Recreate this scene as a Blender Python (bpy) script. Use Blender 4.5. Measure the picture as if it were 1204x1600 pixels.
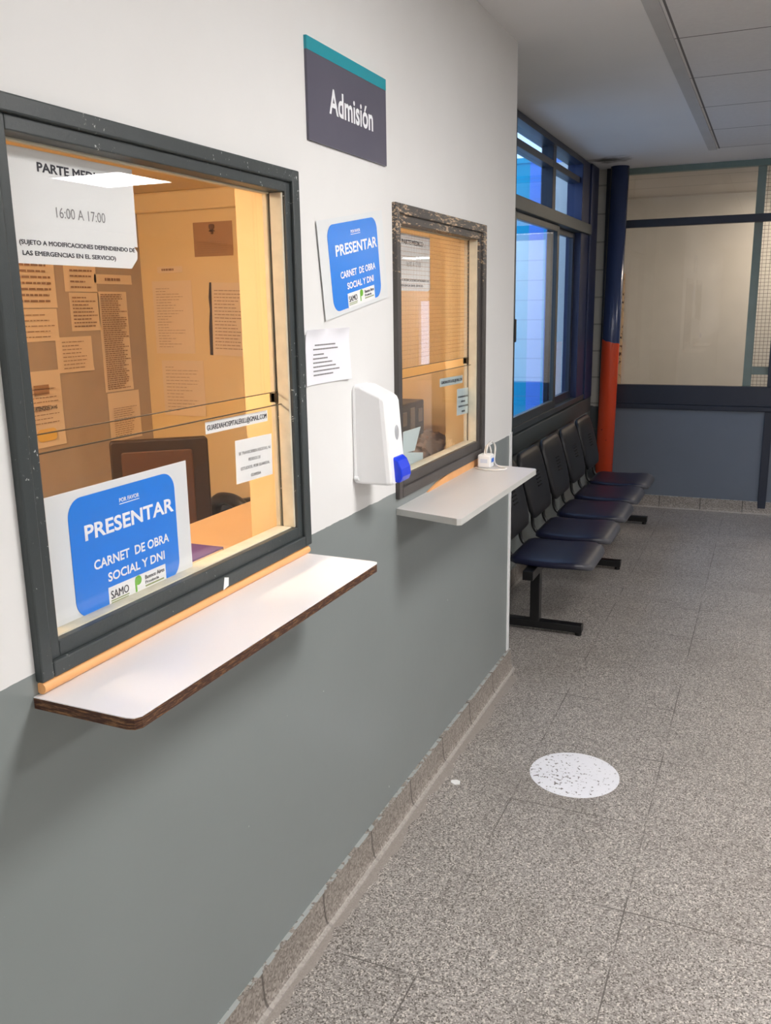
import bpy, bmesh, math, random
from mathutils import Vector, Matrix
random.seed(7)
for o in list(bpy.data.objects): bpy.data.objects.remove(o)
S = bpy.context.scene
COL = S.collection

# ------------------------------------------------------------------ camera
FPX, YAW, PITCH, ROLL, CX, CZ = 1377.53, math.radians(23.539), math.radians(13.06), math.radians(-0.928), 0.961, 1.55
fw = Vector((-math.sin(YAW)*math.cos(PITCH), math.cos(YAW)*math.cos(PITCH), -math.sin(PITCH)))
r0 = Vector((math.cos(YAW), math.sin(YAW), 0)); u0 = r0.cross(fw)
rt = r0*math.cos(ROLL)+u0*math.sin(ROLL); up = -r0*math.sin(ROLL)+u0*math.cos(ROLL)
cd = bpy.data.cameras.new('camera'); cam = bpy.data.objects.new('camera', cd); COL.objects.link(cam)
cd.sensor_fit = 'VERTICAL'; cd.sensor_height = 36; cd.lens = FPX*36/1600; cd.clip_start = .02
cam.matrix_world = Matrix(((rt.x,up.x,-fw.x,CX),(rt.y,up.y,-fw.y,0),(rt.z,up.z,-fw.z,CZ),(0,0,0,1)))
S.camera = cam

# ------------------------------------------------------------------ light settings
LAMP_POWER = 44.5          # white LED ceiling panels
OFFICE_POWER = 50.0        # warm tubes in the admission office
ROOM_POWER = 64.0           # lamp in the room behind the end glazing
SKY_STRENGTH = 3.0
S.view_settings.view_transform = 'Standard'; S.view_settings.look = 'None'
S.view_settings.exposure = 0.0; S.view_settings.gamma = 1.0
W = bpy.data.worlds.new('sky'); S.world = W; W.use_nodes = True
bg = W.node_tree.nodes['Background']; bg.inputs[0].default_value = (.62,.75,1,1); bg.inputs[1].default_value = SKY_STRENGTH

# ------------------------------------------------------------------ material helpers
def lin(r, g, b):
    f = lambda c: c/12.92 if c <= .04045 else ((c+.055)/1.055)**2.4
    return (f(r/255), f(g/255), f(b/255), 1)
class NT:
    def __init__(s, name):
        s.m = bpy.data.materials.new(name); s.m.use_nodes = True; s.t = s.m.node_tree; s.t.nodes.clear()
        s.out = s.n('ShaderNodeOutputMaterial'); s.p = s.n('ShaderNodeBsdfPrincipled'); s.l(s.p.outputs[0], s.out.inputs[0])
    def n(s, k, **kw):
        a = s.t.nodes.new(k)
        for x, y in kw.items(): setattr(a, x, y)
        return a
    def l(s, a, b): s.t.links.new(a, b)
    def put(s, sock, v):
        if hasattr(v, 'is_output') or isinstance(v, bpy.types.NodeSocket): s.l(v, sock)
        else: sock.default_value = v
    def math(s, op, a, b=0.0, c=None, clamp=False):
        q = s.n('ShaderNodeMath', operation=op); q.use_clamp = clamp; s.put(q.inputs[0], a); s.put(q.inputs[1], b)
        if c is not None: s.put(q.inputs[2], c)
        return q.outputs[0]
    def mix(s, f, a, b):
        q = s.n('ShaderNodeMix', data_type='RGBA'); s.put(q.inputs[0], f); s.put(q.inputs[6], a); s.put(q.inputs[7], b); return q.outputs[2]
    def pos(s):
        g = s.n('ShaderNodeNewGeometry'); x = s.n('ShaderNodeSeparateXYZ'); s.l(g.outputs['Position'], x.inputs[0]); return g.outputs['Position'], x.outputs
    def noise(s, vec, scale, detail=3, rough=.5):
        q = s.n('ShaderNodeTexNoise'); s.l(vec, q.inputs['Vector']); q.inputs['Scale'].default_value = scale; q.inputs['Detail'].default_value = detail
        q.inputs['Roughness'].default_value = rough; return q.outputs['Fac']
    def vor(s, vec, scale, out='Color'):
        q = s.n('ShaderNodeTexVoronoi'); s.l(vec, q.inputs['Vector']); q.inputs['Scale'].default_value = scale; return q.outputs[out]
    def ramp(s, f, a, b):      # smoothstep a..b -> 0..1
        q = s.n('ShaderNodeMapRange'); q.interpolation_type = 'SMOOTHSTEP'; s.put(q.inputs[0], f); q.inputs[1].default_value = a; q.inputs[2].default_value = b; return q.outputs[0]
    def bump(s, h, strength, dist):
        q = s.n('ShaderNodeBump'); s.l(h, q.inputs['Height']); q.inputs['Strength'].default_value = strength; q.inputs['Distance'].default_value = dist
        s.l(q.outputs[0], s.p.inputs['Normal'])
    def fin(s, col, rough=.5, spec=.5, metal=0.0):
        s.put(s.p.inputs['Base Color'], col); s.put(s.p.inputs['Roughness'], rough); s.p.inputs['Specular IOR Level'].default_value = spec
        s.put(s.p.inputs['Metallic'], metal); return s.m
_mc = {}
def paint(name, rgb, rough=.5, spec=.5, metal=0.0, var=.06, scale=6.0, bump=0.0):
    if name in _mc: return _mc[name]
    t = NT(name); tc = t.n('ShaderNodeTexCoord'); c = lin(*rgb)
    nz = t.noise(tc.outputs['Object'], scale, 4)
    d = tuple(x*(1-var*1.6) for x in c[:3])+(1,); e = tuple(min(1,x*(1+var)) for x in c[:3])+(1,)
    col = t.mix(nz, d, e)
    if bump: t.bump(t.noise(tc.outputs['Object'], scale*20, 2), bump, .002)
    _mc[name] = t.fin(col, rough, spec, metal); return _mc[name]
def emit(name, rgb, strength):
    t = NT(name); t.p.inputs['Base Color'].default_value = lin(*rgb); t.p.inputs['Emission Color'].default_value = lin(*rgb); t.p.inputs['Emission Strength'].default_value = strength
    return t.m
def glass(name, tint=(1,1,1,1), boost=1.0):
    t = NT(name); t.t.nodes.remove(t.p)
    g = t.n('ShaderNodeNewGeometry'); d = t.n('ShaderNodeVectorMath', operation='DOT_PRODUCT'); t.l(g.outputs['Normal'], d.inputs[0]); t.l(g.outputs['Incoming'], d.inputs[1])
    c = t.math('ABSOLUTE', d.outputs['Value']); k = t.math('POWER', t.math('SUBTRACT', 1.0, c), 5.0)
    f = t.math('MULTIPLY_ADD', k, .96*boost, .04*boost)
    tr = t.n('ShaderNodeBsdfTransparent'); tr.inputs[0].default_value = tint
    gl = t.n('ShaderNodeBsdfGlossy'); gl.inputs['Roughness'].default_value = 0.0
    mx = t.n('ShaderNodeMixShader'); t.l(f, mx.inputs[0]); t.l(tr.outputs[0], mx.inputs[1]); t.l(gl.outputs[0], mx.inputs[2]); t.l(mx.outputs[0], t.out.inputs[0])
    return t.m
def chipped(name, rgb, chip, lo, hi, scale=60, stretch=(1,1,1), rough=.4, region=None):
    t = NT(name); P, x = t.pos(); mp = t.n('ShaderNodeMapping'); t.l(P, mp.inputs[0]); mp.inputs['Scale'].default_value = stretch
    a = t.noise(mp.outputs[0], scale, 6, .75)
    b = t.noise(P, 5.0, 2)
    f = t.math('MULTIPLY_ADD', b, .35, a)
    if region: f = t.math('ADD', f, region(t, x))
    m = t.ramp(f, lo, hi); base = t.mix(t.noise(P, 12, 3), tuple(c*.8 for c in lin(*rgb)[:3])+(1,), tuple(c*1.15 for c in lin(*rgb)[:3])+(1,))
    t.bump(a, .25, .003)
    return t.fin(t.mix(m, base, lin(*chip)), rough)

# ------------------------------------------------------------------ mesh helpers
ORG = {}
def org(o): return ORG.get(o.name, Vector((0,0,0)))
def obj(name, bm, mat, parent=None, bevel=0.0, smooth=False, seg=2):
    o_ = org(parent) if parent else Vector((0,0,0))
    if parent: bmesh.ops.translate(bm, verts=bm.verts, vec=-o_)
    bmesh.ops.recalc_face_normals(bm, faces=bm.faces)
    me = bpy.data.meshes.new(name); bm.to_mesh(me); bm.free()
    if smooth:
        for p in me.polygons: p.use_smooth = True
        me.set_sharp_from_angle(angle=math.radians(50))
    ob = bpy.data.objects.new(name, me); COL.objects.link(ob)
    for m in (mat if isinstance(mat, (list, tuple)) else [mat]): me.materials.append(m)
    if parent: ob.parent = parent
    ORG[ob.name] = o_
    if bevel:
        b = ob.modifiers.new('edge', 'BEVEL'); b.width = bevel; b.segments = seg; b.limit_method = 'ANGLE'; b.angle_limit = math.radians(40)
    return ob
def thing(name, label, cat, loc, group=None, kind=None):
    e = bpy.data.objects.new(name, None); COL.objects.link(e); e.location = loc; e.empty_display_size = .05
    ORG[e.name] = Vector(loc); return tag(e, label, cat, group, kind)
def tag(o, label, cat, group=None, kind=None):
    o['label'] = label; o['category'] = cat
    if group: o['group'] = group
    if kind: o['kind'] = kind
    return o
def NB(): return bmesh.new()
def box(bm, x0, x1, y0, y1, z0, z1):
    r = bmesh.ops.create_cube(bm, size=1)['verts']
    for v in r: v.co = Vector(((x0+x1)/2+v.co.x*(x1-x0), (y0+y1)/2+v.co.y*(y1-y0), (z0+z1)/2+v.co.z*(z1-z0)))
    return r
def cyl(bm, a, b, r, r2=None, n=24):
    a = Vector(a); b = Vector(b); d = b-a
    q = d.to_track_quat('Z', 'Y').to_matrix().to_4x4(); q.translation = (a+b)/2
    return bmesh.ops.create_cone(bm, cap_ends=True, segments=n, radius1=r, radius2=r if r2 is None else r2, depth=d.length, matrix=q)['verts']
def tube(bm, pts, r, n=10):
    pts = [Vector(p) for p in pts]; rings = []
    t0 = (pts[1]-pts[0]).normalized(); nx = t0.orthogonal().normalized()
    for i, p in enumerate(pts):
        t = (pts[min(i+1,len(pts)-1)]-pts[max(i-1,0)]).normalized(); nx = (nx-t*nx.dot(t)).normalized(); ny = t.cross(nx)
        rings.append([bm.verts.new(p+nx*r*math.cos(2*math.pi*k/n)+ny*r*math.sin(2*math.pi*k/n)) for k in range(n)])
    for a, b in zip(rings, rings[1:]):
        for k in range(n): bm.faces.new((a[k], a[(k+1)%n], b[(k+1)%n], b[k]))
    bm.faces.new(rings[0][::-1]); bm.faces.new(rings[-1])
def prism(bm, pts, M, d0, d1):     # polygon pts (u,v) in plane M, from depth d0 to d1
    a = [bm.verts.new(M @ Vector((p[0],p[1],d0))) for p in pts]; b = [bm.verts.new(M @ Vector((p[0],p[1],d1))) for p in pts]
    n = len(pts); bm.faces.new(a[::-1]); bm.faces.new(b)
    for i in range(n): bm.faces.new((a[i], a[(i+1)%n], b[(i+1)%n], b[i]))
def rrect(u0, u1, v0, v1, r, n=8):
    out = []
    for cx, cy, a0 in ((u1-r,v1-r,0),(u0+r,v1-r,90),(u0+r,v0+r,180),(u1-r,v0+r,270)):
        for k in range(n+1):
            a = math.radians(a0+90*k/n); out.append((cx+r*math.cos(a), cy+r*math.sin(a)))
    return out
def smoothcurve(pts, n=8):
    pts = [Vector(p) for p in pts]; out = []
    for i in range(len(pts)-1):
        p0 = pts[max(i-1,0)]; p1 = pts[i]; p2 = pts[i+1]; p3 = pts[min(i+2,len(pts)-1)]
        for k in range(n):
            t = k/n; out.append(.5*((2*p1)+(p2-p0)*t+(2*p0-5*p1+4*p2-p3)*t*t+(3*p1-p0-3*p2+p3)*t**3))
    out.append(pts[-1]); return out
def planeX(x, y, z, ang=0.0):      # plane facing +x: u along +y, v along +z
    c, s = math.cos(ang), math.sin(ang)
    return Matrix(((0,0,1,x),(c,-s,0,y),(s,c,0,z),(0,0,0,1)))
def planeY(x, y, z, ang=0.0):      # plane facing -y: u along +x, v along +z
    c, s = math.cos(ang), math.sin(ang)
    return Matrix(((c,-s,0,x),(0,0,-1,y),(s,c,0,z),(0,0,0,1)))
def lettering(name, lines, M, mat, parent, d=.0006, bold=0.0, label=None):
    """lines: (text, u0, u1, v0, v1) each fitted in its box; one mesh"""
    for (s, u0_, u1_, v0_, v1_) in lines:
        bm = NB()
        cu = bpy.data.curves.new('t', 'FONT'); cu.body = s; cu.resolution_u = 3; cu.offset = min(bold, 0); cu.bevel_depth = max(bold, 0); cu.bevel_resolution = 0
        ob = bpy.data.objects.new('t', cu); COL.objects.link(ob)
        dg = bpy.context.evaluated_depsgraph_get(); me = bpy.data.meshes.new_from_object(ob.evaluated_get(dg))
        bpy.data.objects.remove(ob); bpy.data.curves.remove(cu)
        xs = [v.co.x for v in me.vertices]; ys = [v.co.y for v in me.vertices]
        x0, x1, y0, y1 = min(xs), max(xs), min(ys), max(ys)
        vs = [bm.verts.new(M @ Vector((u0_+(v.co.x-x0)/(x1-x0)*(u1_-u0_), v0_+(v.co.y-y0)/(y1-y0)*(v1_-v0_), d+(.0003*v.co.z/bold if bold > 0 else 0)))) for v in me.vertices]
        for p in me.polygons:
            try: bm.faces.new([vs[i] for i in p.vertices])
            except ValueError: pass
        bpy.data.meshes.remove(me)
        nrm = (M.to_3x3() @ Vector((0,0,1))); o_ = org(parent); bmesh.ops.translate(bm, verts=bm.verts, vec=-o_)
        for f in bm.faces:
            f.normal_update()
            if f.normal.dot(nrm) < 0: f.normal_flip()
        me = bpy.data.meshes.new(name); bm.to_mesh(me); bm.free(); me.materials.append(mat)
        ob = bpy.data.objects.new(name, me); COL.objects.link(ob); ob.parent = parent; ORG[ob.name] = o_
def textlines(M, w, h, parent, mat, n=12, margin=.1, top=.08, bottom=.08, size=.35, ragged=.35, d=.0012, name='printed_text', u0=None, u1=None, wordgap=True):
    bm = NB(); u0 = w*margin if u0 is None else u0; u1 = w*(1-margin) if u1 is None else u1
    step = h*(1-top-bottom)/n; th = step*size
    for i in range(n):
        v = h*(1-top)-step*(i+.7); e = u1-(u1-u0)*random.random()*ragged; u = u0
        while u < e:
            l = random.uniform(.04,.14)*w if wordgap else (e-u)
            l = min(l, e-u)
            if l <= 0: break
            prism(bm, [(u,v),(u+l,v),(u+l,v+th),(u,v+th)], M, d-.0002, d); u += l+.02*w
    return obj(name, bm, mat, parent)
def sheet(name, M, w, h, mat, parent=None, curl=None, d0=0.0, th=.0005, outline=None, n=12):
    """thin paper sheet with real thickness; curl(u/w,v/h) pushes it off the surface"""
    bm = NB()
    if outline:
        prism(bm, outline, M, d0, d0+th)
        return obj(name, bm, mat, parent)
    g = [[[bm.verts.new(M @ Vector((w*i/n, h*j/n, d0+(curl(i/n,j/n) if curl else 0)+k))) for j in range(n+1)] for i in range(n+1)] for k in (0, th)]
    for i in range(n):
        for j in range(n):
            bm.faces.new((g[1][i][j], g[1][i+1][j], g[1][i+1][j+1], g[1][i][j+1])); bm.faces.new((g[0][i][j], g[0][i][j+1], g[0][i+1][j+1], g[0][i+1][j]))
    for i in range(n):
        for j in (0, n): bm.faces.new((g[0][i][j], g[0][i+1][j], g[1][i+1][j], g[1][i][j])); bm.faces.new((g[0][j][i], g[0][j][i+1], g[1][j][i+1], g[1][j][i]))
    return obj(name, bm, mat, parent, smooth=True)

# ------------------------------------------------------------------ materials
D, H = 1.033, 2.51
def m_frontwall():
    t = NT('white_wall_over_grey_dado'); P, x = t.pos()
    n1 = t.noise(P, 14, 3); zz = t.math('MULTIPLY_ADD', n1, .008, x[2])
    f = t.math('GREATER_THAN', zz, D+.004)
    big = t.noise(P, 1.6, 4, .6)
    white = t.mix(big, lin(222,221,219), lin(236,236,235)); grey = t.mix(big, lin(126,133,132), lin(136,143,142))
    ch = t.ramp(t.noise(P, 38, 2, .3), .80, .82)
    grey = t.mix(ch, grey, lin(190,195,195))
    t.bump(t.noise(P, 30, 5), .05, .004)
    return t.fin(t.mix(f, grey, white), t.math('MULTIPLY_ADD', f, .22, .33), .5)
def m_floor():
    t = NT('grey_terrazzo_tiles'); P, x = t.pos()
    v = t.n('ShaderNodeSeparateColor'); t.l(t.vor(P, 290), v.inputs[0])
    a = t.mix(t.ramp(v.outputs[0], .15, .95), lin(130,124,119), lin(176,170,165))
    a = t.mix(t.math('GREATER_THAN', v.outputs[1], .86), a, lin(206,199,191))
    a = t.mix(t.math('GREATER_THAN', v.outputs[2], .88), a, lin(94,88,83))
    big = t.noise(P, 2.2, 5, .6); a = t.mix(t.math('MULTIPLY', t.ramp(big, .42, .75), .35), a, lin(112,104,98))
    def joint(c, off, w):
        q = t.math('FRACT', t.math('DIVIDE', t.math('ADD', c, off), .42)); q = t.math('ABSOLUTE', t.math('SUBTRACT', q, .5)); return t.math('GREATER_THAN', q, .5-w)
    j = t.math('MAXIMUM', joint(x[0], -.295+.42*10, .0045), joint(x[1], -3.345+.42*20, .0045))
    jw = t.math('MULTIPLY', j, t.ramp(t.noise(P, 3.5, 3), .38, .62))
    a = t.mix(t.math('MULTIPLY', jw, .9), a, lin(88,82,78))
    cm = t.math('MULTIPLY', t.math('LESS_THAN', t.math('MULTIPLY_ADD', t.noise(P, 9, 4), .09, x[0]), .105), t.math('LESS_THAN', x[1], 3.45))
    a = t.mix(t.math('MULTIPLY', cm, .85), a, lin(158,150,143))
    t.bump(v.outputs[0], .06, .001)
    return t.fin(a, t.math('MULTIPLY_ADD', big, .2, .33), .4)
def m_skirt(axis):
    t = NT('terrazzo_skirting_'+axis); P, x = t.pos(); c = x[1] if axis == 'y' else x[0]
    v = t.n('ShaderNodeSeparateColor'); t.l(t.vor(P, 190), v.inputs[0])
    a = t.mix(v.outputs[0], lin(112,104,97), lin(166,158,150))
    q = t.math('ABSOLUTE', t.math('SUBTRACT', t.math('FRACT', t.math('DIVIDE', t.math('ADD', c, .36), .30)), .5))
    a = t.mix(t.math('MULTIPLY', t.math('GREATER_THAN', q, .488), .8), a, lin(72,66,62))
    a = t.mix(t.math('MULTIPLY', t.math('LESS_THAN', x[2], .009), .5), a, lin(190,184,178))
    a = t.mix(t.math('GREATER_THAN', t.math('MULTIPLY_ADD', t.noise(P, 40, 3), .012, x[2]), .0996), a, lin(168,172,170))
    return t.fin(a, .5)
def m_ceiling():
    t = NT('grey_white_ceiling'); P, x = t.pos()
    q = t.math('FRACT', t.math('DIVIDE', t.math('ADD', x[1], 10-3.745+.655*.5+.0), .655))
    def joint(c, o):
        q = t.math('ABSOLUTE', t.math('SUBTRACT', t.math('FRACT', t.math('DIVIDE', t.math('ADD', c, .655*20-o), .655)), .5)); return t.math('GREATER_THAN', q, .4935)
    tile = t.math('MULTIPLY', t.math('GREATER_THAN', x[0], .535), t.math('LESS_THAN', x[1], 6.4))
    j = t.math('MULTIPLY', t.math('MAXIMUM', joint(x[1], 3.745), joint(x[0], .55)), tile)
    base = t.mix(t.noise(P, 2.0, 4), lin(222,222,223), lin(232,231,230))
    base = t.mix(tile, base, t.mix(t.noise(P, 60, 3), lin(212,211,212), lin(224,223,223)))
    a = t.mix(t.math('MULTIPLY', j, .85), base, lin(70,68,68))
    # damp stain on the plaster near the pipe
    dv = t.n('ShaderNodeVectorMath', operation='DISTANCE'); t.l(P, dv.inputs[0]); dv.inputs[1].default_value = (-.17,6.5,H)
    st = t.math('MULTIPLY_ADD', t.noise(P, 9, 5), .35, dv.outputs['Value'])
    a = t.mix(t.math('MULTIPLY', t.ramp(st, .34, .2), .9), a, lin(52,50,50))
    t.bump(t.noise(P, 18, 4), .05, .004)
    return t.fin(a, .75, .3)
def m_brickwall():
    t = NT('block_wall_sun_patch'); P, x = t.pos()
    row = t.math('ABSOLUTE', t.math('SUBTRACT', t.math('FRACT', t.math('DIVIDE', x[2], .2)), .5)); j = t.math('GREATER_THAN', row, .475)
    c = t.math('FRACT', t.math('ADD', t.math('DIVIDE', x[0], .4), t.math('MULTIPLY', t.math('FLOOR', t.math('DIVIDE', x[2], .2)), .5)))
    j = t.math('MAXIMUM', j, t.math('GREATER_THAN', t.math('ABSOLUTE', t.math('SUBTRACT', c, .5)), .4985))
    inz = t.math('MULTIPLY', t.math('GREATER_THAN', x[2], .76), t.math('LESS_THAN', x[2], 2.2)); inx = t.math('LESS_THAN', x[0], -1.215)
    sun_patch = t.math('MULTIPLY', inz, inx)  # paler rectangle: a patch of sunlight painted into the wall colour
    b1 = t.math('LESS_THAN', x[0], -1.43); b2 = t.math('MULTIPLY', t.math('GREATER_THAN', x[0], -1.275), t.math('LESS_THAN', x[0], -1.12))
    band = t.math('MAXIMUM', b1, b2)
    col = t.mix(band, t.mix(sun_patch, lin(104,152,226), lin(232,236,246)), t.mix(sun_patch, lin(30,170,196), lin(190,228,226)))  # blocks and stripes each get a pale sunlit colour inside the rectangle
    col = t.mix(t.math('MULTIPLY', j, .35), col, lin(120,140,170))
    t.bump(t.math('SUBTRACT', 1.0, j), .3, .01)
    return t.fin(col, .7, .2)
def m_column():
    t = NT('navy_and_orange_enamel'); P, x = t.pos()
    f = t.math('LESS_THAN', t.math('MULTIPLY_ADD', x[0], .25, t.math('MULTIPLY_ADD', t.noise(P, 22, 2), .02, x[2])), 1.245)
    ch = t.ramp(t.noise(P, 30, 3), .72, .74)
    a = t.mix(f, lin(50,64,102), t.mix(ch, lin(214,74,40), lin(110,40,30)))
    t.bump(t.noise(P, 40, 2), .08, .003)
    return t.fin(a, .22)
def m_sticker():
    t = NT('worn_white_vinyl'); P, x = t.pos()
    dv = t.n('ShaderNodeVectorMath', operation='DISTANCE'); t.l(P, dv.inputs[0]); dv.inputs[1].default_value = (.40,2.69,0)
    f = t.math('SUBTRACT', t.noise(P, 75, 4, .6), t.math('MULTIPLY', dv.outputs['Value'], .35))
    m = t.ramp(f, .565, .585)
    return t.fin(t.mix(m, t.mix(t.noise(P, 8, 3), lin(226,227,234), lin(238,238,243)), lin(120,115,115)), .45)
def m_board():
    t = NT('taupe_notice_board'); P, x = t.pos()
    return t.fin(t.mix(t.noise(P, 5, 5, .6), lin(170,150,130), lin(196,178,158)), .8, .2)
def m_edge():
    t = NT('worn_brown_edge_band'); P, x = t.pos(); mp = t.n('ShaderNodeMapping'); t.l(P, mp.inputs[0]); mp.inputs['Scale'].default_value = (3,3,25)
    return t.fin(t.mix(t.ramp(t.noise(mp.outputs[0], 14, 5, .7), .45, .7), lin(62,34,24), lin(142,104,68)), .55)
def m_seat():
    t = NT('worn_navy_vinyl'); tc = t.n('ShaderNodeTexCoord'); P = tc.outputs['Object']; s = t.n('ShaderNodeSeparateXYZ'); t.l(P, s.inputs[0])
    f = t.ramp(t.math('MULTIPLY_ADD', t.noise(P, 9, 3), .12, s.outputs[0]), .22, .34)
    t.bump(t.noise(P, 300, 2), .1, .001)
    return t.fin(t.mix(f, t.mix(t.noise(P, 5, 3), lin(16,18,40), lin(24,27,54)), lin(74,74,80)), .38)
def m_doorjamb():
    t = NT('beige_enamel_with_rust'); P, x = t.pos()
    return t.fin(t.mix(t.ramp(t.math('MULTIPLY_ADD', t.math('ADD', x[0], .385), 3.0, t.noise(P, 22, 4, .7)), .52, .56), lin(214,184,150), lin(60,36,24)), .5)

WALL = m_frontwall(); FLOOR = m_floor(); CEIL = m_ceiling()
OFFWALL = paint('off_white_plaster', (226,222,214), .6)
HALLW = paint('hall_wall_paint', (214,212,208), .6)
GREYP = paint('blue_grey_wall_paint', (104,112,124), .45, var=.08, scale=3)
GREYG = paint('grey_green_dado_paint', (150,158,156), .4)
CREAM = paint('cream_office_paint', (236,210,160), .6, var=.03, scale=3)
NAVY = paint('navy_enamel', (38,48,84), .35)
NAVYD = paint('dark_navy_enamel', (38,44,58), .35)
ALU = paint('grey_green_metal_paint', (66,72,72), .42)
SEAF = paint('faded_green_metal_paint', (116,134,128), .5, var=.12, scale=14)
BLACK = paint('black_enamel', (20,20,22), .35)
WHITEP = paint('white_plastic', (242,243,244), .32, var=.01)
PAPER = paint('white_paper', (240,241,240), .6, var=.02)
GREYSHEET = paint('laminated_sheet', (226,230,232), .18, var=.02)
INK = paint('black_ink', (42,42,52), .7)
GREYINK = paint('grey_ink', (132,130,132), .7)
SIGNBLUE = paint('bright_blue_print', (22,128,232), .22, var=.02)
WHITEINK = paint('white_print', (244,246,250), .4, var=.01)
GREENINK = paint('green_print', (110,182,40), .4)
LAM = paint('white_laminate', (238,236,238), .3, var=.02, scale=3)
LAM2 = paint('grey_white_laminate', (212,209,207), .35, var=.02)
LAM2E = paint('pale_edge_band', (196,196,192), .45)
PUTTY = paint('cream_putty', (206,200,180), .6, var=.15, scale=30)
SLOTGLOW = paint('slot_glow_tan', (240,178,116), .45, var=.1, scale=20)  # orange-tan colour stands in for office light through the slot
CHROME = paint('chromed_steel', (190,190,192), .2, metal=1.0)
GLASS = glass('clear_glass'); BLUEG = glass('blue_tinted_glass', (.80,.91,1,1)); 

# ------------------------------------------------------------------ structure: shell
def struct(name, bm, mat, label, cat, parent=None, bevel=0.0):
    o = obj(name, bm, mat, parent, bevel)
    return tag(o, label, cat, kind='structure')
XR, YB, YF, XE = 6.6, -4.0, 18.0, 1.5
O1 = (.93, 1.725, 1.02, 1.81); O2 = (2.30, 3.085, 1.02, 1.80)
bm = NB(); box(bm, -2.0, XR+.15, YB-.15, YF+.15, -.12, 0); struct('floor', bm, FLOOR, 'grey speckled terrazzo tile floor of the hall', 'floor')
bm = NB(); box(bm, -.45, XR+.15, YB-.15, YF+.15, H, H+.12); struct('ceiling', bm, CEIL, 'grey white ceiling with square tiles beyond a pale strip', 'ceiling')
bm = NB()
ys = [YB, O1[0], O1[1], O2[0], O2[1], 3.52]
for a, b in ((0,1),(2,3),(4,5)): box(bm, -.13, 0, ys[a], ys[b], 0, H)
for o_ in (O1, O2): box(bm, -.13, 0, o_[0], o_[1], 0, o_[2]); box(bm, -.13, 0, o_[0], o_[1], o_[3], H)
struct('wall_front', bm, WALL, 'white wall with grey dado and two admission windows', 'wall')
bm = NB(); box(bm, -2.0, 0-.005, 3.40, 3.515, 0, H); struct('wall_return', bm, WALL, 'end return of the white admission wall by the chairs', 'wall')
bm = NB(); box(bm, -.001, .004, 3.487, 3.523, .085, D+.01); box(bm, -.02, .004, 3.516, 3.523, .085, D+.01); struct('trim_1', bm, WHITEP, 'white corner strip on the end of the grey dado', 'trim')
# skirting with a cove foot
def skirt(bm, axis, a, b, p0, sgn=1, n=1):
    prof = [(0,.094),(.012,.094),(.014,.06),(.016,.03),(.020,.014),(.027,.006),(.034,.004),(.034,0),(0,0)]
    va = []
    for s in (a, b):
        va.append([bm.verts.new((p0+sgn*d, s, z) if axis == 'y' else (s, p0+sgn*d, z)) for d, z in prof])
    m = len(prof)
    for i in range(m): bm.faces.new((va[0][i], va[0][(i+1)%m], va[1][(i+1)%m], va[1][i]))
    bm.faces.new(va[0]); bm.faces.new(va[1][::-1])
bm = NB(); skirt(bm, 'y', YB, 3.522, 0); struct('baseboard_front', bm, m_skirt('y'), 'speckled terrazzo skirting under the grey dado', 'skirting')
bm = NB(); skirt(bm, 'x', -.31, XE, 7.0, -1); struct('baseboard_end', bm, m_skirt('x'), 'terrazzo skirting below the blue grey end wall', 'skirting')
bm = NB(); skirt(bm, 'y', 3.53, 6.95, -.31); struct('baseboard_recess', bm, m_skirt('y'), 'terrazzo skirting behind the row of seats', 'skirting')
# recess wall (with courtyard window) and end wall
WY0, WY1, WZ0, WZ1 = 4.5, 6.8, .76, 2.50
bm = NB(); box(bm, -.45, -.31, 3.515, WY0, 0, H); box(bm, -.45, -.31, WY1, 7.12, 0, H); box(bm, -.45, -.31, WY0, WY1, 0, WZ0); box(bm, -.45, -.31, WY0, WY1, WZ1, H)
struct('wall_recess', bm, GREYG, 'grey painted wall behind the row of black seats', 'wall')
def m_pil():
    t = NT('white_block_pilaster'); P, x = t.pos()
    row = t.math('GREATER_THAN', t.math('ABSOLUTE', t.math('SUBTRACT', t.math('FRACT', t.math('DIVIDE', x[2], .2)), .5)), .47)
    f = t.math('LESS_THAN', t.math('MULTIPLY_ADD', t.noise(P, 30, 2), .03, x[2]), .79)
    a = t.mix(f, t.mix(t.noise(P, 6, 3), lin(196,194,188), lin(218,216,208)), lin(84,90,94))
    return t.fin(t.mix(t.math('MULTIPLY', row, .5), a, lin(110,108,104)), .6)
bm = NB(); box(bm, -.31, -.245, 6.95, 7.12, 0, H); struct('wall_pilaster', bm, m_pil(), 'narrow white block strip between window and navy pipe', 'wall')
bm = NB(); box(bm, -.246, -.205, 6.92, 7.06, 0, H); struct('trim_2', bm, NAVYD, 'flat navy strip behind the round pipe', 'trim')
bm = NB(); box(bm, -.205, XE, 7.0, 7.10, 0, .77); box(bm, XE, XE+.1, 7.0, 9.0, 0, H); struct('wall_end', bm, GREYP, 'blue grey lower panel of the end wall', 'wall')
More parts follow.
